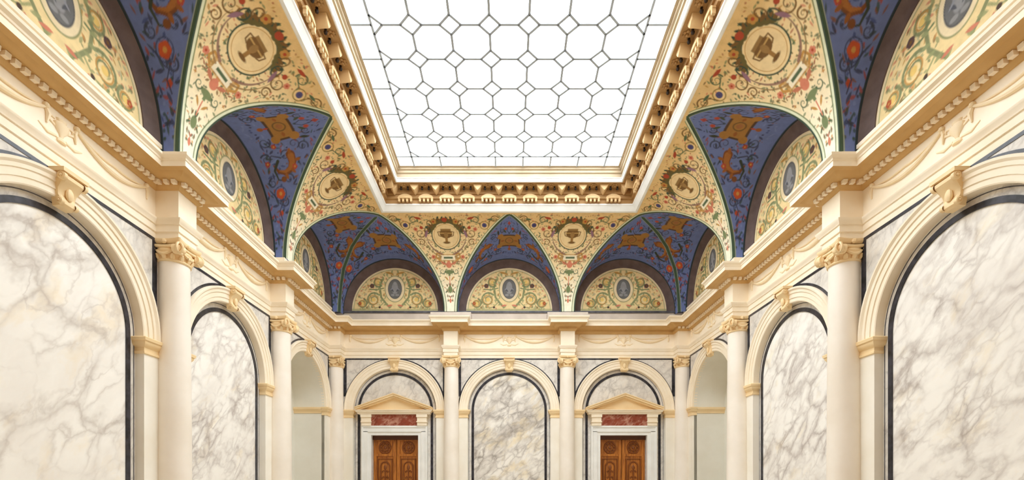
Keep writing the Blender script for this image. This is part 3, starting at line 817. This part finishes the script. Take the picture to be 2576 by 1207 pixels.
# diagonal meeting line of the corner lunettes
DG_Z = np.array([5.84, 6.15, 6.55, 6.90, 7.30, 7.46, 7.53, 7.58]); DG_X = np.array([4.35, 4.33, 4.27, 4.18, 3.87, 3.574, 3.296, 3.0])
BLUE = (106, 122, 178)
def paint_severy(lens):
    def f(x, y):
        # x: metres along the arch from the crown, y: 0 at the wall band .. L at the groin (metres)
        L = lens(x); p = Paint(x, y, BLUE)
        rnd = random.Random(11)
        ax = np.abs(x)
        for i in range(230):
            xx = rnd.uniform(0.0, 2.0); Lx = float(lens(np.array([xx]))[0]); yy = rnd.uniform(0.1, 0.93)*Lx
            c = rnd.choice([(64, 78, 130), (120, 136, 190), (150, 70, 56), (50, 56, 66), (126, 82, 52), (52, 56, 84), (56, 76, 66)])
            if rnd.random() < 0.6: p.leaf(xx, yy, rnd.uniform(0.06, 0.14), rnd.uniform(0.02, 0.045), rnd.uniform(0, 6.28), c, 0.85)
            else: p.disc(xx, yy, rnd.uniform(0.008, 0.02), c, 0.85)
        for (qx, qy, qr, qa, qd) in ((0.55, 0.98, 0.10, 1.0, 1), (0.30, 0.36, 0.11, 2.0, -1), (0.62, 0.62, 0.12, 0.2, 1), (0.60, 0.26, 0.10, 4.0, -1), (1.02, 0.55, 0.09, 1.2, 1), (1.0, 0.22, 0.08, 3.0, 1), (1.36, 0.36, 0.07, 2.2, -1), (0.25, 1.12, 0.08, 0.6, -1)):
            p.spiral(qx, qy, qr, 1.5, qa, 0.03, (54, 60, 78), qd, 0.9)
        # ochre cartouche on the crown
        y0 = 0.74
        p.rect(0, y0, 0.68, 0.43, (84, 62, 44)); p.rect(0, y0, 0.60, 0.34, (164, 118, 58)); p.ell(0.30, y0+0.17, 0.09, 0.09, (164, 118, 58)); p.ell(0.30, y0-0.17, 0.08, 0.08, (164, 118, 58))
        p.ring(0, y0, 0.13, 0.022, (110, 84, 48), ry=0.10); p.ell(0, y0, 0.075, 0.055, (158, 104, 60)); p.leaf(0.16, y0, 0.12, 0.06, 0.0, (150, 92, 44))
        p.disc(0, y0-0.32, 0.05, (150, 88, 48)); p.leaf(0.0, y0-0.28, 0.10, 0.05, 1.57, RD)
        p.flower(0, 1.34, 0.065, (170, 74, 66), (120, 60, 70)); p.flower(0.15, 1.16, 0.05, (172, 78, 62), RD)
        p.stroke([(0, 1.0), (0.10, 1.10), (0.06, 1.25), (0.0, 1.30)], 0.018, (56, 60, 84)); p.leaf(0.12, 1.02, 0.16, 0.06, 0.8, (70, 80, 64))
        p.leaf(0.36, y0+0.24, 0.18, 0.06, 1.3, (58, 62, 50)); p.spiral(0.46, y0+0.10, 0.10, 1.3, 0.4, 0.022, (64, 66, 90)); p.flower(0.42, y0-0.26, 0.045, (170, 70, 52), OC)
        p.rect(0.62, y0-0.22, 0.02, 0.5, (112, 140, 198), rot=0.35, a=0.8)
        # acanthus flourish on the haunch
        hx, hy = 0.84, 0.47
        p.stroke([(hx-0.20, hy+0.24), (hx-0.08, hy+0.24), (hx+0.03, hy+0.17), (hx+0.07, hy+0.05), (hx+0.02, hy-0.07), (hx-0.10, hy-0.12)], 0.17, (120, 70, 34), 1, True)
        p.stroke([(hx-0.18, hy+0.24), (hx-0.07, hy+0.23), (hx+0.02, hy+0.16), (hx+0.05, hy+0.05), (hx+0.01, hy-0.05)], 0.12, (164, 104, 50), 1, True)
        for (lx_, ly_, la_) in ((0.06, 0.17, 0.6), (0.10, 0.05, 0.1), (-0.06, 0.28, 1.5), (-0.18, 0.22, 2.8)): p.leaf(hx+lx_-0.03, hy+ly_, 0.12, 0.06, la_, (148, 90, 42))
        p.stroke([(hx-0.16, hy-0.02), (hx-0.02, hy-0.14), (hx+0.14, hy-0.12), (hx+0.20, hy+0.0)], 0.055, (54, 62, 50), 1, True)
        p.stroke([(hx-0.20, hy+0.05), (hx-0.28, hy-0.10), (hx-0.18, hy-0.2)], 0.03, (60, 64, 84), 1, True); p.disc(hx+0.16, hy-0.02, 0.05, (120, 72, 38))
        p.flower(hx+0.02, hy+0.25, 0.05, (176, 74, 54), OC); p.flower(hx-0.16, hy-0.22, 0.05, (160, 70, 62), OC)
        # red flower in its scroll
        fx, fy = 1.20, 0.31
        p.ring(fx, fy, 0.115, 0.016, (62, 72, 110)); p.disc(fx, fy, 0.085, (140, 70, 48)); p.flower(fx, fy, 0.085, (190, 82, 44), OC)
        p.stroke([(fx-0.02, fy-0.13), (fx+0.12, fy-0.08), (fx+0.22, fy+0.02), (fx+0.34, fy-0.04)], 0.026, (56, 62, 90), 1, True)
        p.flower(1.50, 0.24, 0.045, (176, 74, 50), RD); p.stroke([(1.36, 0.30), (1.46, 0.22), (1.6, 0.24)], 0.018, (58, 64, 92)); p.disc(1.66, 0.2, 0.028, (150, 70, 50))
        p.leaf(1.56, 0.18, 0.14, 0.04, 0.3, (66, 74, 110)); p.disc(1.78, 0.2, 0.02, (60, 64, 92)); p.leaf(1.82, 0.17, 0.08, 0.03, 0.4, (66, 74, 110))
        # dark green borders
        p.put(y-0.035, (44, 56, 62)); p.put((L-y)-0.05, G3); p.put(np.abs(L-y-0.055)-0.009, (150, 160, 140)); p.put(np.abs(L-y-0.02)-0.014, (70, 92, 70))
        return p.c
    return f
R_BAND, Y_BAND, R_TYM, Y_TYM = 1.315, -0.075, 1.14, 0.02
def severy_mesh(left, right):
    nth, nt_ = 300, 130
    th = np.linspace(0, PI, nth); e = np.where(th <= PI/2, th, PI-th); sgn = np.where(th <= PI/2, 1.0, -1.0)
    e = np.clip(e, 1e-4, PI/2)
    bx = R_BAND*np.cos(th); bz = Z_LUN+R_BAND*np.sin(th); bz = bz-(Z_LUN-Z_FOOT)*(1-np.sin(th))**3; by = np.full(nth, Y_BAND)
    X, Z, H = cove(e)
    dX = np.interp(Z, DG_Z, DG_X); dX[e > PI/2-1e-3] = 2.97
    kind = np.where(sgn > 0, right == 'diag', left == 'diag')
    gx = np.where(kind, sgn*(dX-3.0), sgn*H); gy = np.where(kind, dX-XW, X-XW); gz = Z
    t = np.linspace(0, 1, nt_)[None, :]
    A = np.stack([bx, by, bz], -1)[:, None, :]; B = np.stack([gx, gy, gz], -1)[:, None, :]
    rows = A*(1-t[..., None])+B*t[..., None]
    # a slight upward swell keeps the web vaulted
    L = np.linalg.norm(B-A, axis=-1)[:, 0]
    xs = np.repeat((R_BAND*1.03*(PI/2-th))[:, None], nt_, 1); ys = L[:, None]*t
    order = np.argsort(xs[:, 0]); lx, ll = xs[order, 0], L[order]
    def lens(q): 
        return np.interp(q, lx, ll)
    def lens_sym(q):
        return np.interp(np.abs(q), xs[:nth//2, 0][::-1], L[:nth//2][::-1]) if right != 'diag' else np.interp(np.abs(q), -xs[nth//2:, 0], L[nth//2:])
    base = paint_severy(lens)
    return paint_mesh('vault_web', rows, xs, ys, base)
SEV = {'std': severy_mesh('std', 'std'), 'ldiag': severy_mesh('diag', 'std'), 'rdiag': severy_mesh('std', 'diag')}

def paint_tympanum(x, y):
    p = Paint(x, y, (242, 218, 162)); rnd = random.Random(3); G1, G2 = (120, 132, 92), (156, 160, 112); r = np.hypot(x, y)
    for i in range(170):
        a = rnd.uniform(0.03, PI/2); q = math.sqrt(rnd.uniform(0.1, 0.86))*R_TYM
        c = rnd.choice([G2, G2, G1, BR, OC, (206, 150, 84), PK, (190, 190, 150)])
        p.leaf(q*math.cos(a), q*math.sin(a), rnd.uniform(0.05, 0.10), rnd.uniform(0.02, 0.04), rnd.uniform(0, 6.28), c, 0.8)
    # broad leafy scrolls either side
    for (cx, cy, r0, a0, d) in ((0.56, 0.30, 0.19, 2.4, -1), (0.86, 0.20, 0.13, 2.0, 1), (0.44, 0.76, 0.13, 4.0, 1)):
        p.spiral(cx, cy, r0, 1.7, a0, 0.045, G1, d, 0.9); p.disc(cx, cy, 0.05, (238, 204, 120)); p.ring(cx, cy, r0*0.62, 0.02, OC)
    p.stroke([(0.30, 0.60), (0.46, 0.56), (0.66, 0.57)], 0.028, G1); p.stroke([(0.30, 0.22), (0.42, 0.10), (0.8, 0.07)], 0.03, G2, 0.9, True)
    p.stroke([(0.33, 0.82), (0.40, 0.62), (0.36, 0.36), (0.22, 0.18), (0.14, 0.10)], 0.05, G1, 0.9)
    for k in range(9):
        a = -1.35+k*0.33; p.leaf(0.36*math.cos(a), 0.56+0.42*math.sin(a), 0.12, 0.05, a+0.6, G2, 0.9)
    p.disc(0.60, 0.66, 0.055, (74, 56, 58)); p.flower(0.60, 0.66, 0.06, (92, 66, 66), BR); p.flower(0.92, 0.20, 0.045, RD, OC); p.leaf(0.06, 0.16, 0.16, 0.05, -0.2, PK); p.disc(0.40, 0.10, 0.03, (80, 62, 52)); p.leaf(0.06, 0.98, 0.2, 0.05, 0.2, OC)
    # grey cameo in a pale frame
    p.ell(0, 0.58, 0.27, 0.35, (150, 150, 104)); p.ell(0, 0.58, 0.25, 0.33, (240, 222, 182)); p.ell(0, 0.58, 0.175, 0.25, (112, 112, 112)); p.ring(0, 0.58, 0.175, 0.016, (84, 84, 88), ry=0.25)
    p.ell(0.02, 0.60, 0.06, 0.15, (150, 150, 152)); p.disc(0.0, 0.73, 0.04, (156, 156, 158)); p.leaf(0.03, 0.50, 0.13, 0.04, 0.9, (88, 90, 98)); p.leaf(0.04, 0.62, 0.11, 0.03, -0.7, (146, 148, 156)); p.ell(0.06, 0.42, 0.05, 0.03, (150, 150, 150))
    p.put((R_TYM-r)-0.055, (240, 224, 186)); p.put(np.abs(R_TYM-r-0.06)-0.007, G2); p.put((y+0.03)-0.06, (206, 200, 150)); p.put(np.abs(y-0.045)-0.008, G2)
    return p.c
def tympanum_mesh():
    nr, na = 110, 220
    q = np.linspace(0.0, 1, nr)[:, None]; a = np.linspace(0, PI, na)[None, :]
    xs = R_TYM*q*np.cos(a); ys = R_TYM*q*np.sin(a)-0.03*(1-q)
    rows = np.stack([xs, np.full_like(xs, Y_TYM), ys+Z_LUN], -1)
    return paint_mesh('tympanum', rows, xs, ys, paint_tympanum)
TYM = tympanum_mesh()
BANDM = MB().arc([(R_BAND+0.03, Y_BAND), (R_BAND-0.005, Y_BAND), (R_BAND-0.03, Y_BAND+0.03), (R_TYM+0.03, Y_TYM-0.02), (R_TYM-0.01, Y_TYM-0.015), (R_TYM-0.01, Y_TYM+0.01)], Z_LUN, n=48, legs=5.86).mesh('arch_band', 'brown')

def lunette(side, tpos, kind, label):
    loc, r = wall_frame(side, tpos)
    t = thing('painted_lunette', label, 'lunette', loc, r, 'painted lunettes under the vault')
    obj('tympanum', TYM, t); obj('vault_web', SEV[kind], t); obj('arch_band', BANDM, t)
def pendentive(side, tpos, label):
    loc, r = wall_frame(side, tpos)
    o = obj('pendentive', PEND); o.location = loc; o.rotation_euler = (0, 0, r)
    o['label'] = label; o['category'] = 'pendentive'; o['group'] = 'painted vault pendentives'
lunette('back', -3.0, 'ldiag', 'painted blue lunette vault above the left door')
lunette('back', 0.0, 'std', 'painted blue lunette vault in the middle of the end wall')
lunette('back', 3.0, 'rdiag', 'painted blue lunette vault above the right door')
lunette('left', COLS_Y[0]-1.5, 'rdiag', 'painted blue lunette vault over the left wall at the far corner')
lunette('right', COLS_Y[0]-1.5, 'ldiag', 'painted blue lunette vault over the right wall at the far corner')
lunette('left', COLS_Y[1]-1.5, 'std', 'painted blue lunette vault above the middle arch of the left wall')
lunette('right', COLS_Y[1]-1.5, 'std', 'painted blue lunette vault above the middle arch of the right wall')
lunette('left', COLS_Y[2]-1.5, 'std', 'painted blue lunette vault cut off by the upper left corner')
lunette('right', COLS_Y[2]-1.5, 'std', 'painted blue lunette vault cut off by the upper right corner')
pendentive('back', -1.5, 'small cream pendentive with urn medallion, left one on the end wall')
pendentive('back', 1.5, 'small cream pendentive with urn medallion, right one on the end wall')
pendentive('left', COLS_Y[1], 'cream pendentive with urn medallion on the left wall, farther one')
pendentive('right', COLS_Y[1], 'cream pendentive with urn medallion on the right wall, farther one')
pendentive('left', COLS_Y[2], 'large cream pendentive with urn medallion on the left, nearest the viewer')
pendentive('right', COLS_Y[2], 'large cream pendentive with urn medallion on the right, nearest the viewer')

# the vault goes on over the viewer: same pieces, parts of the ceiling
ceil = thing('ceiling', 'painted coved vault continuing over the viewer, with a plain lengthened near cove', 'ceiling', (0, 2.0, 5.9)); ceil['kind'] = 'structure'
bpy.context.view_layer.update()
for side in ('left', 'right'):
    for y in (COLS_Y[3], COLS_Y[4]):
        loc, r = wall_frame(side, y); o = obj('pendentive', PEND, ceil); o.matrix_parent_inverse = ceil.matrix_world.inverted(); o.location = loc; o.rotation_euler = (0, 0, r)
    for y in (COLS_Y[3]-1.5,):
        loc, r = wall_frame(side, y)
        for nm, me in (('tympanum', TYM), ('vault_web', SEV['std']), ('arch_band', BANDM)):
            o = obj(nm, me, ceil); o.matrix_parent_inverse = ceil.matrix_world.inverted(); o.location = loc; o.rotation_euler = (0, 0, r)
rows = [[(x, Y_FRONT-0.12+(XC-float(cove(p)[0])), float(cove(p)[1])) for x in (-XW, -2.0, 2.0, XW)] for p in np.linspace(0, PI/2, 10)]+[[(x, SY0+0.02, Z_TIP+0.01) for x in (-XW, -2.0, 2.0, XW)]]
part_world(MB().grid(rows), 'lengthened_front_cove', 'stucco', ceil)  # unseen cove lengthened to reach the shortened skylight

# ================================================================== SKYLIGHT
YM = 0.5*(SY0+SY1)
tr = thing('trim_4', 'carved cream and brown cornice framing the skylight', 'skylight frame', (0, YM, 7.57)); tr['kind'] = 'structure'
bpy.context.view_layer.update()
def ring_path(w): return [(-SX+w, SY0+w), (-SX+w, SY1-w), (SX-w, SY1-w), (SX-w, SY0+w)]
def ring_part(prof, name, mat, smooth=False):
    m = MB(); rows = [[(x, y, z) for (w, z) in prof for (x, y) in [ring_path(w)[k]]] for k in range(4)]
    m.grid(rows, False, True); return part_world(m, name, mat, tr, smooth)
ring_part([(-0.02, 7.64), (-0.02, 7.575), (0.0, 7.563), (0.035, 7.575), (0.10, 7.66), (0.118, 7.675), (0.12, 7.70)], 'outer_fillet', 'white')
ring_part([(0.12, 7.70), (0.105, 7.715), (0.105, 7.79), (0.15, 7.80), (0.15, 7.88), (0.18, 7.885), (0.18, 8.0), (0.40, 8.005)], 'bed_moulding', 'coffer')  # recess shade put into the brown backing
ring_part([(0.40, 8.005), (0.42, 7.99), (0.435, 8.0), (0.435, 8.055), (0.45, 8.065), (0.45, 8.08)], 'corona', 'white')
ring_part([(0.45, 8.08), (0.43, 8.09), (0.43, 8.17), (0.455, 8.18), (0.455, 8.225), (0.485, 8.24), (0.485, 8.275), (0.53, 8.28)], 'inner_fascia', 'frame_tan')
def modillion_mesh():
    m = MB()      # local: x along, -y towards the opening, z up; origin on the backing at z=7.90
    fr = [(-0.095, 0.105), (0.095, 0.105), (0.075, 0.055), (0.03, 0.0), (0.0, -0.025), (-0.03, 0.0), (-0.075, 0.055)]
    n = len(fr); rows = []
    for y, k, dz in ((0.0, 0.8, -0.015), (-0.09, 0.95, -0.005), (-0.16, 1.0, 0.0), (-0.17, 0.9, 0.004)):
        rows.append([(x*k, y, z+dz if z < 0.1 else z) for x, z in fr])
    m.grid(rows, True); m.f.append(tuple(3*n+i for i in range(n)))
    return m.mesh('modillion', 'frame_cream')
def corbel_mesh():
    m = MB()      # scalloped arch plate with teeth below
    poly = [(0.165*math.cos(PI*i/14), 0.10*math.sin(PI*i/14)) for i in range(15)]
    m.prism(poly, -0.05, 0.0)
    poly2 = [(0.115*math.cos(PI*i/12), 0.062*math.sin(PI*i/12)) for i in range(13)]
    m.prism(poly2, -0.068, -0.05)
    for k in range(4): m.box(-0.15+k*0.088, -0.15+k*0.088+0.042, -0.05, 0.0, -0.065, 0.0)
    return m.mesh('corbel_arch', 'frame_cream', False)
def rosette_mesh():
    m = MB()
    for k in range(6): m.sphere((0.045*math.cos(k*PI/3), 0.045*math.sin(k*PI/3), 0.0), 0.026, 8, 5, (1, 1, 0.6))
    m.sphere((0, 0, -0.01), 0.024, 8, 5)
    return m.mesh('rosette', 'coffer')
def drop_mesh():
    m = MB(); m.lathe([(0.0, -0.05), (0.022, -0.04), (0.028, -0.015), (0.016, 0.0), (0.02, 0.03), (0.0, 0.035)], 10); return m.mesh('dark_hole_boss', 'dark')  # dark bosses standing in for drilled holes
MO, CO, RO, DR = modillion_mesh(), corbel_mesh(), rosette_mesh(), drop_mesh()
def put(me, x, y, z, r, nm):
    o = obj(nm, me, tr); o.matrix_parent_inverse = tr.matrix_world.inverted(); o.location = (x, y, z); o.rotation_euler = (0, 0, r)
PM = 0.462
def frame_side(side):
    if side == 'back': L = 2*(SX-0.30); n = int(round(L/PM))
    else: L = SY1-0.30-4.3; n = int(L/PM)
    for k in range(n+1):
        if side == 'back':
            s = -n*PM/2+k*PM; f = lambda w, ss: (ss, SY1-w); r = 0.0
        elif side == 'left':
            s = SY1-0.42-k*PM; f = lambda w, ss: (-SX+w, ss); r = PI/2
        else:
            s = SY1-0.42-k*PM; f = lambda w, ss: (SX-w, ss); r = -PI/2
        h = PM/2
        put(MO, *f(0.18, s), 7.895, r, 'modillion')
        if side == 'back' and k == n: break
        sm = s+h if side == 'back' else s-h
        put(CO, *f(0.15, sm), 7.775, r, 'corbel_arch')
        put(RO, *f(0.30, sm), 7.995, r, 'rosette')
        for q in (-0.075, 0.075): put(DR, *f(0.245, sm+q), 7.975, r, 'dark_hole_boss')
for s_ in ('back', 'left', 'right'): frame_side(s_)

GX, GZ, PITCH = 2.035, 8.28, 2.035/3.5
GY1 = SY1-(2.87-2.36)-0.325          # inner line at the far end
NR = 11; GY0 = GY1-NR*PITCH
BX, BY1, BY0 = 2.345, SY1-0.525, GY0-0.325
sk = thing('skylight', 'large white frosted glass skylight of octagonal and square panes', 'skylight', (0, YM, GZ)); 
bpy.context.view_layer.update()
def pane(poly):
    c = (sum(p[0] for p in poly)/len(poly), sum(p[1] for p in poly)/len(poly)); return c, [(x-c[0], y-c[1]) for x, y in poly]
pane_cache = {}
def pane_mesh_(key, loc_poly):
    if key not in pane_cache:
        n = len(loc_poly); m = MB(); m.add([(x, y, 0) for x, y in loc_poly]+[(x, y, 0.012) for x, y in loc_poly], [tuple(range(n-1, -1, -1)), tuple(range(n, 2*n))]+[(i, (i+1) % n, (i+1) % n+n, i+n) for i in range(n)])
        pane_cache[key] = m.mesh('pane', 'pane', False)
    return pane_cache[key]
stuff = MB(); bars = {}
h = PITCH/2; d_ = PITCH*0.272            # half diagonal of the small squares
def add_pane(nm, key, poly):
    c, lp_ = pane(poly)
    if c[1] > 5.6:
        o = obj(nm, pane_mesh_(key, lp_), sk); o.matrix_parent_inverse = sk.matrix_world.inverted(); o.location = (c[0], c[1], GZ)
    else:
        n = len(poly); stuff.add([(x, y, GZ) for x, y in poly], [tuple(range(n-1, -1, -1))])
bar_e = set()
def bar(a, b):
    for q in (GX, -GX, BX, -BX):
        if abs(a[0]-q) < 1e-4 and abs(b[0]-q) < 1e-4: return
    for q in (GY1, GY0, BY1, BY0):
        if abs(a[1]-q) < 1e-4 and abs(b[1]-q) < 1e-4: return
    k = tuple(sorted([(round(a[0], 3), round(a[1], 3)), (round(b[0], 3), round(b[1], 3))])); bar_e.add(k)
def edges(poly):
    for i in range(len(poly)): bar(poly[i], poly[(i+1) % len(poly)])
for j in range(NR):
    for i in range(7):
        cx, cy = -GX+(i+0.5)*PITCH, GY1-(j+0.5)*PITCH
        poly = [(cx-h+d_, cy-h), (cx+h-d_, cy-h), (cx+h, cy-h+d_), (cx+h, cy+h-d_), (cx+h-d_, cy+h), (cx-h+d_, cy+h), (cx-h, cy+h-d_), (cx-h, cy-h+d_)]
        add_pane('octagon_pane', 'oct', poly); edges(poly)
for j in range(NR+1):
    for i in range(8):
        cx, cy = -GX+i*PITCH, GY1-j*PITCH
        poly = [(cx-d_, cy), (cx, cy-d_), (cx+d_, cy), (cx, cy+d_)]
        if i == 0: poly = [(cx, cy-d_), (cx+d_, cy), (cx, cy+d_)]
        if i == 7: poly = [(cx-d_, cy), (cx, cy-d_), (cx, cy+d_)]
        if j == 0: poly = [p for p in poly if p[1] <= cy+1e-6]+([(cx, cy)] if i in (0, 7) else [])
        if j == NR: poly = [p for p in poly if p[1] >= cy-1e-6]+([(cx, cy)] if i in (0, 7) else [])
        if j in (0, NR) and len(poly) == 3:
            poly = sorted(poly, key=lambda p: math.atan2(p[1]-sum(q[1] for q in poly)/3, p[0]-sum(q[0] for q in poly)/3))
        add_pane('square_pane' if 0 < i < 7 and 0 < j < NR else 'corner_pane', ('sq', i if i in (0, 7) else 1, j if j in (0, NR) else 1), poly); edges(poly)
for j in range(NR):                        # border panes along the sides and ends
    y1, y0 = GY1-j*PITCH, GY1-(j+1)*PITCH
    for s in (-1, 1):
        a, b = sorted((s*GX, s*BX)); poly = [(a, y0), (b, y0), (b, y1), (a, y1)]; add_pane('border_pane', ('side', s), poly); edges(poly)
for i in range(7):
    x0 = -GX+i*PITCH
    for (a, b, tag) in ((GY1, BY1, 1), (BY0, GY0, 0)):
        poly = [(x0, a), (x0+PITCH, a), (x0+PITCH, b), (x0, b)]; add_pane('border_pane', ('end', tag), poly); edges(poly)
for s in (-1, 1):
    for (a, b, tag) in ((GY1, BY1, 1), (BY0, GY0, 0)):
        x0, x1 = sorted((s*GX, s*BX)); poly = [(x0, a), (x1, a), (x1, b), (x0, b)]; add_pane('border_pane', ('cor', s, tag), poly); edges(poly)
o = part_world(stuff, 'glass_field', 'pane', sk, False); o['kind'] = 'stuff'
bm_ = MB()
for q in (-GX, GX): bar_e.add(((q, GY0), (q, BY1)))
for q in (GY0, GY1): bar_e.add(((-BX, q), (BX, q)))
for (a, b) in bar_e:
    if max(a[1], b[1]) < 3.5: continue
    A, B = Vector(a), Vector(b); dv = (B-A); 
    if dv.length < 1e-4: continue
    dv.normalize(); nv = Vector((-dv.y, dv.x))*0.018
    pts = [A-nv, A+nv, B+nv, B-nv]
    bm_.add([(p.x, p.y, GZ-0.014) for p in pts]+[(p.x, p.y, GZ+0.002) for p in pts], [(0, 1, 2, 3), (4, 7, 6, 5), (0, 4, 5, 1), (1, 5, 6, 2), (2, 6, 7, 3), (3, 7, 4, 0)])
o = part_world(bm_, 'glazing_bars', 'came', sk, False)
